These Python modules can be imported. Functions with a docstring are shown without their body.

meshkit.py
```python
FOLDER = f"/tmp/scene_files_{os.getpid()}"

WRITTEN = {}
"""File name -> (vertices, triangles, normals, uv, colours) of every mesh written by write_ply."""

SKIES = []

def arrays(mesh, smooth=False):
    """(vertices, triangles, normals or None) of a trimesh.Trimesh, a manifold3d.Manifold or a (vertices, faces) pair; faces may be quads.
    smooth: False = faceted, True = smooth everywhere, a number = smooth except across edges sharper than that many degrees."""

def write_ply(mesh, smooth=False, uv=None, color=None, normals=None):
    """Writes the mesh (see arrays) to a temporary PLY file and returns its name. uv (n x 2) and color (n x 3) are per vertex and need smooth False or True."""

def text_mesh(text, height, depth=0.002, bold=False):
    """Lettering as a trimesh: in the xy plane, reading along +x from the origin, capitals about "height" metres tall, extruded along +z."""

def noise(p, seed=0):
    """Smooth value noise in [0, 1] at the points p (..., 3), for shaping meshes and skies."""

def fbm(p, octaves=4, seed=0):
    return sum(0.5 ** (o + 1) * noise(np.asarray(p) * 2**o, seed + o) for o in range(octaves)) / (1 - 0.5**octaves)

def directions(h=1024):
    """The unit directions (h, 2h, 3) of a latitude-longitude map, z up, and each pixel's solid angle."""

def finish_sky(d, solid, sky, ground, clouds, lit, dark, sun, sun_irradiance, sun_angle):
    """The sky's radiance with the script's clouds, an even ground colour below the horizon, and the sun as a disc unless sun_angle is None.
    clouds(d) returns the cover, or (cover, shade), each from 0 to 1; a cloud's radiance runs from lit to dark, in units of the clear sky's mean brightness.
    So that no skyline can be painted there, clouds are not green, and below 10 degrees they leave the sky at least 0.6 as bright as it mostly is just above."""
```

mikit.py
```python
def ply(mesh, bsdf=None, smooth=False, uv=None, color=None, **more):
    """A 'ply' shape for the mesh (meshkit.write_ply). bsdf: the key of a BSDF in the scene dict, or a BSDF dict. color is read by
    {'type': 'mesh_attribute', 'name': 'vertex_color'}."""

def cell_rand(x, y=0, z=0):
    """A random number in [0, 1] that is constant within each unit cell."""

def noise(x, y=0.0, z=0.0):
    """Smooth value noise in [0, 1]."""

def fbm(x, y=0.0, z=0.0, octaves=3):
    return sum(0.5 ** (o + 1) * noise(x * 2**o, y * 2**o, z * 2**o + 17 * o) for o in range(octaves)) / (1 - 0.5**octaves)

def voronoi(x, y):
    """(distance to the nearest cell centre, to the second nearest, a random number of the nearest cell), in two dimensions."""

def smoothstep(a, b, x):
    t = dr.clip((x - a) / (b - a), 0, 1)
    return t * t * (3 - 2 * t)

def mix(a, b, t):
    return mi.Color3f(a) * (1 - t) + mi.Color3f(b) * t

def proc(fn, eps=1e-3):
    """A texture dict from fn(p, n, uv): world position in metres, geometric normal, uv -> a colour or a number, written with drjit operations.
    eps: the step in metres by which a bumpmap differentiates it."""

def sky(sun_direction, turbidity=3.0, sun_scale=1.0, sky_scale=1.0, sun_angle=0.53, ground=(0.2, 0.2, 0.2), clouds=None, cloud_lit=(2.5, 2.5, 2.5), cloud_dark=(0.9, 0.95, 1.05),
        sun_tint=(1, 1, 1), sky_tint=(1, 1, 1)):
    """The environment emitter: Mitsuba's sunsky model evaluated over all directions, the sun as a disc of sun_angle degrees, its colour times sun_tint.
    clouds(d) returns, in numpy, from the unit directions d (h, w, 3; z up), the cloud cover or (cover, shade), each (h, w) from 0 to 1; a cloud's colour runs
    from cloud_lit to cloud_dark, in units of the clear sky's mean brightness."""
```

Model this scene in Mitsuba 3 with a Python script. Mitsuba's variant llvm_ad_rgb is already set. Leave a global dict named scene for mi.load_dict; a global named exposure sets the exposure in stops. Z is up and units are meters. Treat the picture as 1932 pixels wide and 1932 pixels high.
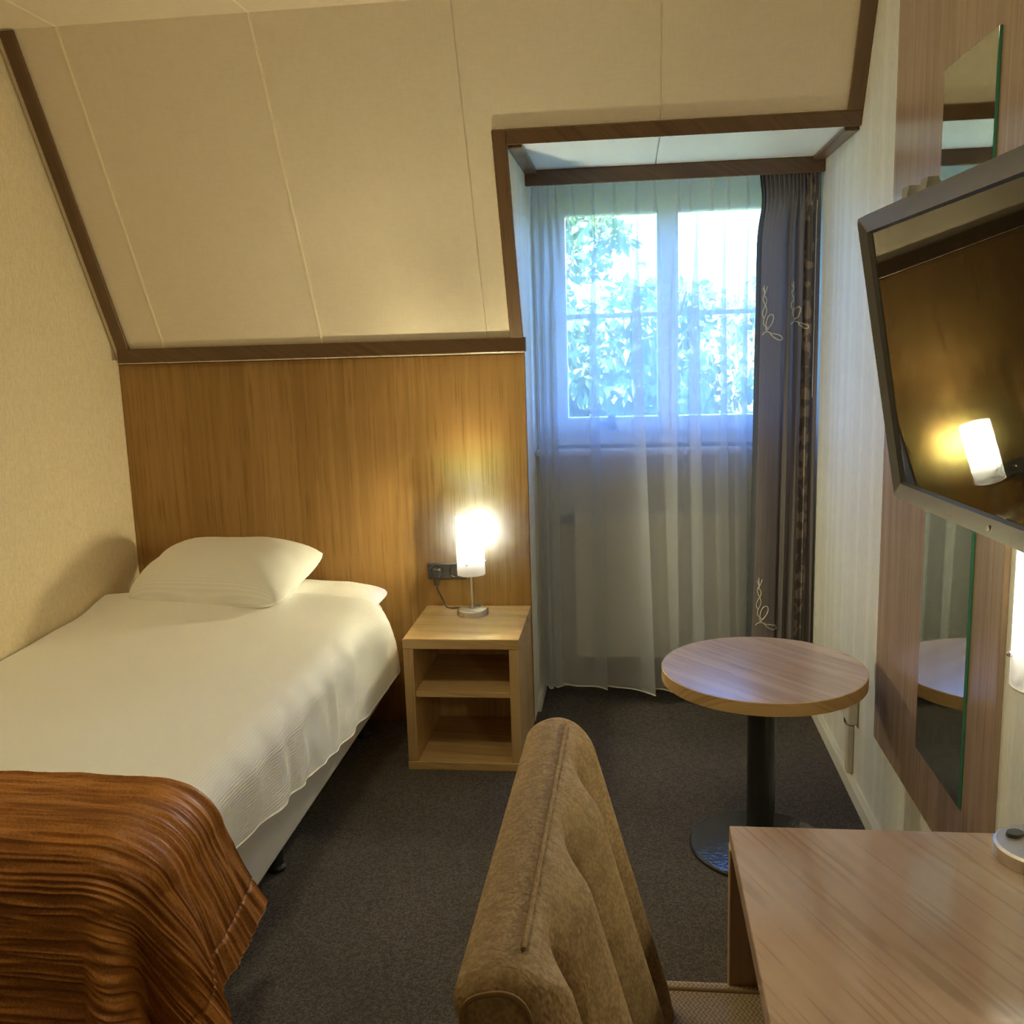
import math, numpy as np, trimesh, mitsuba as mi, drjit as dr, mikit, meshkit
import manifold3d as m3
from shapely.geometry import Polygon, box as sbox
T = mi.ScalarTransform4f
rng = np.random.default_rng(7)
scene, labels = {}, {}

# ------------------------------------------------------------------ camera, sky, exposure
CAM = np.array([1.92663, -3.59213, 1.48041])
FW = np.array([-0.118473, 0.977199, -0.176197])
UP = np.array([0.009486, 0.178553, 0.983885])
scene['camera'] = {'type': 'perspective', 'fov': 54.93, 'fov_axis': 'x', 'near_clip': 0.02, 'far_clip': 200.0,
                   'to_world': T().look_at(origin=CAM.tolist(), target=(CAM + FW).tolist(), up=UP.tolist())}
exposure = 0.0
scene['sky'] = mikit.sky([-0.45, -0.55, 0.70], turbidity=3.5, sun_scale=42.0, sky_scale=64.0, ground=(0.10, 0.12, 0.07),
                         sky_tint=(0.60, 0.98, 1.60))
CEIL_L = (35.0, 31.8, 19.0)           # ceiling lamp above the camera's view
BULB_L = (1200.0, 1075.0, 620.0)       # bulb of the bedside lamp
BULB_D = (560.0, 505.0, 292.0)         # bulb of the desk lamp

# ------------------------------------------------------------------ helpers
def key_for(name):
    if name not in scene and name not in place: return name
    k = 1
    while f'{name}_{k:03d}' in scene or f'{name}_{k:03d}' in place: k += 1
    return f'{name}_{k:03d}'
place = {}

def thing(name, label, cat, group=None, kind=None):
    k = key_for(name); place[k] = 1
    labels[k] = {'label': label}
    if cat: labels[k]['category'] = cat
    if group: labels[k]['group'] = group
    if kind: labels[k]['kind'] = kind
    return k

def put(mesh, mat, key, smooth=False, uv=None, **more):
    scene[key] = mikit.ply(mesh, mat, smooth=smooth, uv=uv, **more)
    return key

def part(parent, name, mesh, mat, smooth=False, label=None, uv=None, **more):
    k = key_for(f'{parent}__{name}')
    put(mesh, mat, k, smooth, uv, **more)
    if label: labels[k] = {'label': label}
    return k

def single(name, mesh, mat, label, cat, smooth=False, group=None, kind=None, uv=None, **more):
    k = thing(name, label, cat, group, kind)
    put(mesh, mat, k, smooth, uv, **more)
    return k

def bx(x0, x1, y0, y1, z0, z1, b=0.0):
    """A box with chamfered edges."""
    if b <= 0:
        m = trimesh.creation.box((x1 - x0, y1 - y0, z1 - z0))
        m.apply_translation(((x0 + x1) / 2, (y0 + y1) / 2, (z0 + z1) / 2))
        return m
    b = min(b, 0.45 * min(x1 - x0, y1 - y0, z1 - z0))
    p = []
    for x, dx in ((x0, b), (x1, -b)):
        for y, dy in ((y0, b), (y1, -b)):
            for z, dz in ((z0, b), (z1, -b)):
                p += [(x + dx, y + dy, z), (x + dx, y, z + dz), (x, y + dy, z + dz)]
    return trimesh.convex.convex_hull(np.array(p))

def cat(*ms): return trimesh.util.concatenate(list(ms))

def lathe(profile, center=(0, 0, 0), n=64):
    m = trimesh.creation.revolve(np.array(profile, float), sections=n)
    m.apply_translation(center)
    return m

def tube(pts, r, sides=10, caps=True):
    p = np.asarray(pts, float)
    t = np.gradient(p, axis=0); t /= np.linalg.norm(t, axis=1, keepdims=True) + 1e-12
    ref = np.array([0, 0, 1.0]) if abs(t[0][2]) < 0.9 else np.array([1.0, 0, 0])
    A = []; a = np.cross(t[0], ref); a /= np.linalg.norm(a)
    for k in range(len(p)):
        a = a - (a @ t[k]) * t[k]; a /= np.linalg.norm(a); A.append(a)
    A = np.array(A); B = np.cross(t, A)
    ang = np.arange(sides) * 2 * np.pi / sides
    r = np.broadcast_to(r, (len(p),))
    v = p[:, None] + r[:, None, None] * (np.cos(ang)[None, :, None] * A[:, None] + np.sin(ang)[None, :, None] * B[:, None])
    f = []
    for i in range(len(p) - 1):
        for j in range(sides):
            q = (i * sides + j, i * sides + (j + 1) % sides, (i + 1) * sides + (j + 1) % sides, (i + 1) * sides + j)
            f += [(q[0], q[1], q[2]), (q[0], q[2], q[3])]
    v = v.reshape(-1, 3)
    if caps:
        v = np.vstack([v, p[0], p[-1]]); n = len(v)
        for j in range(sides):
            f += [(n - 2, (j + 1) % sides, j), (n - 1, (len(p) - 1) * sides + j, (len(p) - 1) * sides + (j + 1) % sides)]
    return trimesh.Trimesh(v, f, process=False)

def smooth_path(pts, n=40):
    from scipy.interpolate import CubicSpline
    p = np.asarray(pts, float); s = np.r_[0, np.cumsum(np.linalg.norm(np.diff(p, axis=0), axis=1))]
    return CubicSpline(s, p)(np.linspace(0, s[-1], n))

def grid_faces(n, m):
    i, j = np.meshgrid(np.arange(n - 1), np.arange(m - 1), indexing='ij')
    a = (i * m + j).ravel()
    return np.vstack([np.stack([a, a + m, a + m + 1], 1), np.stack([a, a + m + 1, a + 1], 1)])

def extr(poly, depth, M):
    m = trimesh.creation.extrude_polygon(poly, depth, engine='earcut'); m.apply_transform(M); return m

def frame_matrix(o, ex, ey, ez):
    M = np.eye(4); M[:3, 0], M[:3, 1], M[:3, 2], M[:3, 3] = ex, ey, ez, o; return M

# ------------------------------------------------------------------ materials
def two(d): return {'type': 'twosided', 'bsdf': d}
def rgb(*c): return {'type': 'rgb', 'value': list(c)}
def bump(d, fn, scale, eps=1e-3): return {'type': 'bumpmap', 'arbitrary': {**mikit.proc(fn, eps)}, 'scale': scale, 'nested': d}

def wood(c0, c1, c2, across, along, fine=90.0, coarse=7.0, streak=0.22):
    """c0 dark pores, c1 mid, c2 light; across and along are direction vectors."""
    def fn(p, n, uv):
        a = p.x * across[0] + p.y * across[1] + p.z * across[2]
        l = p.x * along[0] + p.y * along[1] + p.z * along[2]
        o = p.x * 0.37 + p.y * 0.53 + p.z * 0.29
        w = a + 0.012 * mikit.noise(l * 1.6, a * 5.0, 3.0)
        band = mikit.fbm(w * coarse, l * 0.55, o * 0.2, 3)
        fib = mikit.noise(w * fine, l * 2.2, 1.0)
        por = mikit.noise(w * fine * 2.6, l * 7.0, 5.0)
        c = mikit.mix(c1, c2, mikit.smoothstep(0.25, 0.75, 0.65 * band + 0.35 * fib))
        return mikit.mix(c, c0, mikit.smoothstep(0.62, 0.9, por) * 0.45 + mikit.smoothstep(0.55, 0.8, mikit.noise(w * 23.0, l * 0.9, 9.0)) * streak)
    return fn

def wood_bsdf(fn, rough=0.38, spec=0.4, coat=0.0, coat_gloss=0.9):
    d = {'type': 'principled', 'base_color': mikit.proc(fn), 'roughness': rough, 'specular': spec}
    if coat: d.update(clearcoat=coat, clearcoat_gloss=coat_gloss)
    return two(d)

X, Yv, Z = (1, 0, 0), (0, 1, 0), (0, 0, 1)
scene['m_head_wood'] = wood_bsdf(wood((0.20, 0.103, 0.032), (0.305, 0.168, 0.058), (0.37, 0.215, 0.083), (1, .6, 0), Z), 0.5, 0.10)
scene['m_wall_wood'] = wood_bsdf(wood((0.18, 0.115, 0.080), (0.28, 0.19, 0.14), (0.35, 0.25, 0.19), (0.3, 1, 0), Z), 0.25, 0.6)
scene['m_oak'] = wood_bsdf(wood((0.33, 0.19, 0.075), (0.50, 0.32, 0.14), (0.59, 0.40, 0.195), (0.1, 1, 1), X, 70), 0.38, 0.4)
scene['m_oak_up'] = wood_bsdf(wood((0.32, 0.19, 0.075), (0.48, 0.305, 0.135), (0.57, 0.385, 0.185), (1, 1, 0), Z, 70), 0.40, 0.4)
scene['m_table_wood'] = wood_bsdf(wood((0.30, 0.19, 0.125), (0.47, 0.33, 0.24), (0.58, 0.43, 0.32), (0.75, 0.66, 0), (-0.66, 0.75, 0), 60, 10, 0.14), 0.22, 1.0, 1.0, 0.9)
scene['m_desk_wood'] = wood_bsdf(wood((0.264, 0.158, 0.106), (0.400, 0.261, 0.194), (0.456, 0.315, 0.244), (1, 0.45, 0), (-0.45, 1, 0), 75, 2.2, 0.05), 0.09, 1.0, 1.0, 0.95)
scene['m_desk_up'] = wood_bsdf(wood((0.240, 0.144, 0.096), (0.360, 0.239, 0.174), (0.416, 0.288, 0.216), (1, 1, 0), Z, 55), 0.35, 0.4)
scene['m_trim'] = wood_bsdf(wood((0.072, 0.036, 0.017), (0.105, 0.057, 0.028), (0.13, 0.074, 0.038), (0.5, 0.6, 0.9), (0.86, 0.1, 0.4), 80), 0.33, 0.45)
scene['m_trim_up'] = wood_bsdf(wood((0.072, 0.036, 0.017), (0.105, 0.057, 0.028), (0.13, 0.074, 0.038), X, (0, -0.474, 0.88), 80), 0.33, 0.45)

def paper_bump(p, n, uv):
    a = p.y + p.x * 0.9
    return 0.55 * mikit.noise(a * 420, p.z * 110, 2.0) + 0.45 * mikit.noise(a * 150, p.z * 520, 5.0)
def paper_col(p, n, uv):
    a = p.y + p.x * 0.9
    f = 0.6 * mikit.noise(a * 320, p.z * 60, 2.0) + 0.4 * mikit.noise(a * 90, p.z * 400, 5.0)
    return mikit.mix((0.770, 0.645, 0.430), (0.850, 0.725, 0.505), mikit.smoothstep(0.2, 0.8, f))
scene['m_paper'] = two(bump({'type': 'diffuse', 'reflectance': mikit.proc(paper_col)}, paper_bump, 0.0005))
def stripe_col(p, n, uv):
    a = p.y + p.x * 0.9
    s = mikit.smoothstep(0.35, 0.65, mikit.noise(a * 26.0, 0.0, 4.0))
    f = mikit.noise(a * 260, p.z * 45, 2.0)
    c = mikit.mix((0.685, 0.69, 0.66), (0.735, 0.74, 0.715), s)
    return c * (0.92 + 0.11 * f)
scene['m_stripe_paper'] = two(bump({'type': 'principled', 'base_color': mikit.proc(stripe_col), 'roughness': 0.55, 'specular': 0.3}, paper_bump, 0.0010))
def panel_col(p, n, uv):
    f = 0.5 * mikit.noise(p.x * 360, p.z * 70 + p.y * 40, 1.0) + 0.5 * mikit.noise(p.x * 60, p.z * 420 + p.y * 230, 7.0)
    return mikit.mix((0.715, 0.615, 0.485), (0.765, 0.67, 0.53), f)
scene['m_panel'] = two({'type': 'principled', 'base_color': mikit.proc(panel_col), 'roughness': 0.6, 'specular': 0.3})
scene['m_white_panel'] = two({'type': 'principled', 'base_color': rgb(0.71, 0.76, 0.79), 'roughness': 0.5, 'specular': 0.3})
scene['m_strip'] = two({'type': 'principled', 'base_color': rgb(0.86, 0.77, 0.60), 'roughness': 0.4})
scene['m_paint'] = two({'type': 'principled', 'base_color': rgb(0.74, 0.73, 0.70), 'roughness': 0.4, 'specular': 0.4})
scene['m_pvc'] = two({'type': 'principled', 'base_color': rgb(0.80, 0.82, 0.84), 'roughness': 0.25, 'specular': 0.5})
scene['m_radiator'] = two({'type': 'principled', 'base_color': rgb(0.70, 0.69, 0.64), 'roughness': 0.35, 'specular': 0.4})
scene['m_duct'] = two({'type': 'principled', 'base_color': rgb(0.60, 0.56, 0.48), 'roughness': 0.4})

def carpet_col(p, n, uv):
    f = mikit.noise(p.x * 480, p.y * 480, 1.0) * 0.65 + mikit.noise(p.x * 170, p.y * 170, 3.0) * 0.35
    g = mikit.fbm(p.x * 3.0, p.y * 3.0, 0.0, 3)
    return mikit.mix((0.064, 0.057, 0.052), (0.140, 0.125, 0.114), mikit.smoothstep(0.25, 0.85, f)) * (0.8 + 0.45 * g)
def carpet_bump(p, n, uv): return mikit.noise(p.x * 300, p.y * 300, 1.0)
scene['m_carpet'] = two(bump({'type': 'diffuse', 'reflectance': mikit.proc(carpet_col)}, carpet_bump, 0.002))

def rib_bump(p, n, uv): return 0.5 + 0.5 * dr.sin(uv.x * (2 * math.pi / 0.0075))
def linen_col(p, n, uv):
    return mikit.mix((0.84, 0.835, 0.82), (0.90, 0.90, 0.89), 0.5 + 0.5 * dr.sin(uv.x * (2 * math.pi / 0.0075)))
scene['m_linen'] = two(bump({'type': 'principled', 'base_color': mikit.proc(linen_col), 'roughness': 0.7, 'specular': 0.25, 'sheen': 0.2}, rib_bump, 0.0007))
def weave_bump(p, n, uv): return dr.sin(p.y * 700) * dr.sin(p.z * 700)
scene['m_boxspring'] = two(bump({'type': 'principled', 'base_color': rgb(0.66, 0.64, 0.59), 'roughness': 0.8}, weave_bump, 0.0008))
def rust_col(p, n, uv):
    f = mikit.fbm(uv.x * 9, uv.y * 60, 2.0, 3)
    g = mikit.noise(uv.x * 350, uv.y * 500, 4.0)
    return mikit.mix((0.215, 0.072, 0.014), (0.415, 0.160, 0.034), mikit.smoothstep(0.25, 0.8, f * 0.75 + g * 0.25))
scene['m_rust'] = two({'type': 'principled', 'base_color': mikit.proc(rust_col), 'roughness': 0.5, 'specular': 0.35, 'sheen': 0.5, 'sheen_tint': 0.7})
def chenille_col(p, n, uv):
    f = mikit.noise(p.x * 420, p.y * 420, p.z * 260) * 0.6 + mikit.noise(p.x * 130, p.y * 170, p.z * 60) * 0.4
    g = mikit.fbm(p.x * 8, p.y * 8, p.z * 8, 3)
    c = mikit.mix((0.225, 0.148, 0.076), (0.345, 0.240, 0.136), mikit.smoothstep(0.22, 0.8, f))
    return c * (0.82 + 0.36 * g)
def chenille_bump(p, n, uv): return mikit.noise(p.x * 420, p.y * 420, p.z * 260)
scene['m_chenille'] = two(bump({'type': 'principled', 'base_color': mikit.proc(chenille_col), 'roughness': 0.75, 'specular': 0.2, 'sheen': 0.6, 'sheen_tint': 0.5}, chenille_bump, 0.0012))
scene['m_piping'] = two({'type': 'principled', 'base_color': rgb(0.20, 0.12, 0.055), 'roughness': 0.8})
def seat_col(p, n, uv):
    f = dr.sin(p.x * 900 + 2.2 * dr.sin(p.y * 450)) * 0.5 + 0.5
    return mikit.mix((0.17, 0.11, 0.055), (0.44, 0.33, 0.21), f * 0.7 + 0.3 * mikit.noise(p.x * 300, p.y * 300, p.z * 300))
scene['m_seat'] = two({'type': 'principled', 'base_color': mikit.proc(seat_col), 'roughness': 0.8, 'sheen': 0.3})
scene['m_drape'] = {'type': 'principledthin', 'base_color': rgb(0.205, 0.182, 0.192), 'roughness': 0.45, 'diff_trans': 0.35, 'spec_trans': 0.0, 'sheen': 0.5}
def brocade_col(p, n, uv):
    f = mikit.fbm(p.x * 55, p.y * 30, p.z * 30, 2)
    return mikit.mix((0.10, 0.085, 0.085), (0.24, 0.19, 0.175), mikit.smoothstep(0.50, 0.58, f))
scene['m_brocade'] = two({'type': 'principled', 'base_color': mikit.proc(brocade_col), 'roughness': 0.4, 'sheen': 0.4})
scene['m_lining'] = two({'type': 'principled', 'base_color': rgb(0.78, 0.76, 0.72), 'roughness': 0.6})
scene['m_lining_dark'] = two({'type': 'principled', 'base_color': rgb(0.05, 0.058, 0.075), 'roughness': 0.6})
scene['m_thread'] = two({'type': 'principled', 'base_color': rgb(0.72, 0.68, 0.62), 'roughness': 0.5, 'sheen': 0.4})
scene['m_sheer'] = {'type': 'mask', 'opacity': 0.54, 'bsdf': {'type': 'principledthin', 'base_color': rgb(0.66, 0.69, 0.74), 'roughness': 0.8, 'diff_trans': 1.2, 'spec_trans': 0.0}}
scene['m_sheer_hem'] = {'type': 'principledthin', 'base_color': rgb(0.92, 0.92, 0.90), 'roughness': 0.8, 'diff_trans': 0.7, 'spec_trans': 0.0}
scene['m_frost'] = {'type': 'mask', 'opacity': 0.72, 'bsdf': {'type': 'principledthin', 'base_color': rgb(0.92, 0.90, 0.82), 'roughness': 0.35, 'diff_trans': 1.2, 'spec_trans': 0.0}}
scene['m_glass'] = {'type': 'thindielectric'}
scene['m_steel'] = {'type': 'roughconductor', 'material': 'Al', 'alpha': 0.32, 'specular_reflectance': rgb(0.74, 0.71, 0.66)}
scene['m_mirror'] = {'type': 'conductor', 'material': 'Ag', 'specular_reflectance': rgb(0.80, 0.86, 0.84)}
scene['m_glass_edge'] = two({'type': 'principled', 'base_color': rgb(0.03, 0.17, 0.12), 'roughness': 0.08, 'specular': 0.8})
scene['m_black_metal'] = two({'type': 'principled', 'base_color': rgb(0.012, 0.013, 0.016), 'roughness': 0.28, 'specular': 0.6})
def cast_bump(p, n, uv): return mikit.noise(p.x * 160, p.y * 160, 1.0)
scene['m_black_cast'] = two(bump({'type': 'principled', 'base_color': rgb(0.012, 0.013, 0.016), 'roughness': 0.16, 'specular': 1.0, 'clearcoat': 1.0}, cast_bump, 0.0006))
scene['m_black_plastic'] = two({'type': 'principled', 'base_color': rgb(0.022, 0.024, 0.026), 'roughness': 0.35, 'specular': 0.5})
scene['m_tv_case'] = two({'type': 'principled', 'base_color': rgb(0.055, 0.058, 0.064), 'roughness': 0.33, 'specular': 0.5})
scene['m_tv_screen'] = two({'type': 'plastic', 'diffuse_reflectance': rgb(0.006, 0.006, 0.006), 'int_ior': 1.42})
scene['m_emblem'] = two({'type': 'principled', 'base_color': rgb(0.5, 0.5, 0.5), 'roughness': 0.3, 'metallic': 0.6})
scene['m_bracket'] = two({'type': 'principled', 'base_color': rgb(0.30, 0.29, 0.27), 'roughness': 0.35, 'metallic': 0.5})
scene['m_anthracite'] = two({'type': 'principled', 'base_color': rgb(0.045, 0.048, 0.052), 'roughness': 0.4})
scene['m_leg_black'] = two({'type': 'principled', 'base_color': rgb(0.02, 0.02, 0.02), 'roughness': 0.45})
scene['m_white_plastic'] = two({'type': 'principled', 'base_color': rgb(0.80, 0.76, 0.66), 'roughness': 0.4})
scene['m_outside_wall'] = two({'type': 'diffuse', 'reflectance': rgb(0.4, 0.35, 0.3)})

# ------------------------------------------------------------------ dimensions
XR, XD, ZH, ZD, ZC = 2.631, 1.555, 1.418, 2.076, 2.45
YD, YV, YW = -0.354, 0.176, 0.42          # dormer mouth, pelmet front, window wall
SL = (ZD - ZH) / -YD                       # slope rise per metre towards the room
SA = math.atan(SL); CS, SN = math.cos(SA), math.sin(SA)
YC = -(ZC - ZH) / SL
TC, TD = (ZC - ZH) / SN, (ZD - ZH) / SN    # along the slope to ceiling, to dormer mouth
# slope frame: x along x, t up the slope, n into the room
SLOPE = frame_matrix((0, 0, ZH), (1, 0, 0), (0, -CS, SN), (0, -SN, -CS))
def S(poly, d0, d1):
    m = trimesh.creation.extrude_polygon(poly, d1 - d0, engine='earcut'); m.apply_translation((0, 0, d0)); m.apply_transform(SLOPE)
    m.invert() if m.volume < 0 else None
    return m

# ------------------------------------------------------------------ structure
def struct(name, mesh, mat, label, c): return single(name, mesh, mat, label, c, kind='structure')
struct('floor', bx(-0.15, XR + 0.15, -5.1, 0.6, -0.12, 0.0), 'm_carpet', 'dark grey brown carpet floor of the attic room', 'floor')
struct('wall_left', bx(-0.15, 0.0, -5.1, 0.5, 0.0, 2.62), 'm_paper', 'left wall in yellowish cream textured wallpaper beside the bed', 'wall')
struct('wall_right', bx(XR, XR + 0.15, -5.1, 0.6, 0.0, 2.62), 'm_stripe_paper', 'right wall in pale striped wallpaper beside the window', 'wall')
struct('wall_rear', bx(0.0, XR, -5.1, -4.95, 0.0, 2.62), 'm_paper', 'cream wallpapered wall behind the viewer', 'wall')
struct('wall_head', bx(0.0, XD - 0.05, 0.018, 0.14, 0.0, ZH + 0.05), 'm_paper', 'knee wall behind the wooden headboard panel', 'wall')
# dormer cheek: profile in (y, z)
ck = Polygon([(0.0185, 0), (YW + 0.1, 0), (YW + 0.1, ZD + 0.06), (YD - 0.02, ZD + 0.06), (YD + 0.012, ZD), (0.012, ZH), (0.0185, ZH - 0.01)])
struct('wall_dormer_left', extr(ck, 0.05, frame_matrix((XD - 0.05, 0, 0), (0, 1, 0), (0, 0, 1), (1, 0, 0))), 'm_stripe_paper',
       'narrow white papered cheek on the left of the dormer', 'wall')
# window wall with its opening
WX0, WX1, WZ0, WZ1 = 1.60, 2.575, 1.04, 2.01
ww = sbox(XD - 0.05, 0.0, XR + 0.01, 2.2).difference(sbox(WX0, WZ0, WX1, WZ1))
wm = trimesh.creation.extrude_polygon(ww, 0.16, engine='earcut')
wm.apply_transform(frame_matrix((0, YW + 0.16, 0), (1, 0, 0), (0, 0, 1), (0, -1, 0)))
struct('wall_window', wm, 'm_paint', 'white wall under and around the dormer window', 'wall')

# flat ceiling: slab, panels, joint strips
cl = struct('ceiling', bx(-0.1, XR + 0.1, -5.1, YC + 0.05, ZC + 0.009, ZC + 0.16), 'm_panel', 'flat cream panelled ceiling above the sloping wall', 'ceiling')
JX = [0.0, 0.205, 0.815, 1.425, 2.031, XR]
for a, b in zip(JX[:-1], JX[1:]):
    part(cl, 'panel', bx(a + 0.002, b - 0.002, -4.95, YC + 0.004, ZC, ZC + 0.0088, 0.001), 'm_panel')
for a in JX[1:-1]:
    part(cl, 'joint_strip', bx(a - 0.0035, a + 0.0035, -4.95, YC, ZC - 0.002, ZC + 0.001, 0.0008), 'm_strip')
# sloping ceiling
full = sbox(0.0, -0.02, XR, TC + 0.03)
hole = sbox(XD, -0.5, XR + 0.2, TD)
sl = struct('ceiling_slope', S(full.difference(hole), -0.13, -0.009), 'm_panel', 'steep sloping ceiling of cream panels over the bed and dormer', 'ceiling')
for a, b in zip(JX[:-1], JX[1:]):
    pl = sbox(a + 0.002, 0.0, b - 0.002, TC).difference(sbox(XD - 0.001, -0.5, 3, TD + 0.001))
    for g in getattr(pl, 'geoms', [pl]):
        part(sl, 'panel', S(g, -0.0088, 0.0), 'm_panel')
for a in JX[1:-1]:
    st = sbox(a - 0.0035, 0.0, a + 0.0035, TC).difference(sbox(XD - 0.03, -0.5, 3, TD))
    if a == JX[3]: st = st.intersection(sbox(a - 0.0012, 0, a + 0.0012, TC))
    if a == JX[4]: st = st.intersection(sbox(a - 0.0015, 0, a + 0.0015, TC))
    part(sl, 'joint_strip', S(st, -0.001, 0.0012 if a > 1.2 else 0.003), 'm_panel' if a > 1.2 else 'm_strip')
# dormer ceiling
dc = struct('ceiling_dormer', bx(XD - 0.05, XR + 0.1, YD + 0.01, YW + 0.16, ZD + 0.009, ZD + 0.12), 'm_white_panel', 'white ceiling of the dormer above the window', 'ceiling')
part(dc, 'panel', bx(XD, 2.030, YD + 0.006, YW, ZD, ZD + 0.0088, 0.001), 'm_white_panel')
part(dc, 'panel', bx(2.0335, XR, YD + 0.006, YW, ZD, ZD + 0.0088, 0.001), 'm_white_panel')

# brown trims
TW, TH = 0.046, 0.0145
def trim(n, mesh, mat, label): return single(f'trim_{n}', mesh, mat, label, 'trim', kind='structure')
def St(x0, x1, t0, t1, h, mat_b=0.002):
    m = bx(x0, x1, t0, t1, 0.0, h, mat_b); m.apply_transform(SLOPE); return m
trim(1, St(0.022, 0.022 + TW, 0.03, TC - 0.002, TH), 'm_trim_up', 'brown wooden batten along the left edge of the sloping ceiling')
trim(2, bx(0.022, XD + 0.008, -0.046, 0.0, ZH + 0.004, ZH + 0.056, 0.003), 'm_trim', 'long brown wooden ledge between headboard panel and sloping ceiling')
trim(3, St(XD - TW, XD, 0.065, TD + TW, TH), 'm_trim_up', 'brown wooden batten down the left side of the dormer mouth')
trim(4, St(XD - TW + 0.046, XR, TD, TD + TW, TH + 0.0003), 'm_trim', 'brown wooden batten across the top of the dormer mouth')
trim(5, St(XR - TW + 0.001, XR, TD + TW, TC - 0.002, TH), 'm_trim_up', 'brown wooden batten along the right edge of the sloping ceiling')
trim(6, bx(XD, XD + 0.045, YD + 0.012, YV - 0.001, ZD - 0.014, ZD, 0.002), 'm_trim', 'short brown batten on the left edge of the dormer ceiling')
trim(7, bx(XR - 0.045, XR, YD + 0.012, YV - 0.001, ZD - 0.014, ZD, 0.002), 'm_trim', 'short brown batten on the right edge of the dormer ceiling')
# skirting boards
def board(y0, y1, xw, s, h=0.06, t=0.015):
    pr = Polygon([(0, 0), (t, 0), (t, h - 0.014), (t - 0.006, h - 0.004), (t - 0.008, h), (0, h)])
    M = frame_matrix((xw, y0, 0), (s, 0, 0), (0, 0, 1), (0, 1, 0)); m = extr(pr, y1 - y0, M)
    if m.volume < 0: m.invert()
    return m
single('baseboard_right', board(-4.95, YW, XR, -1), 'm_paint', 'white skirting board along the right wall', 'baseboard', kind='structure')
single('baseboard_dormer', board(0.12, YW, XD, 1, 0.05), 'm_paint', 'short white skirting board at the foot of the dormer cheek', 'baseboard', kind='structure')

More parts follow.
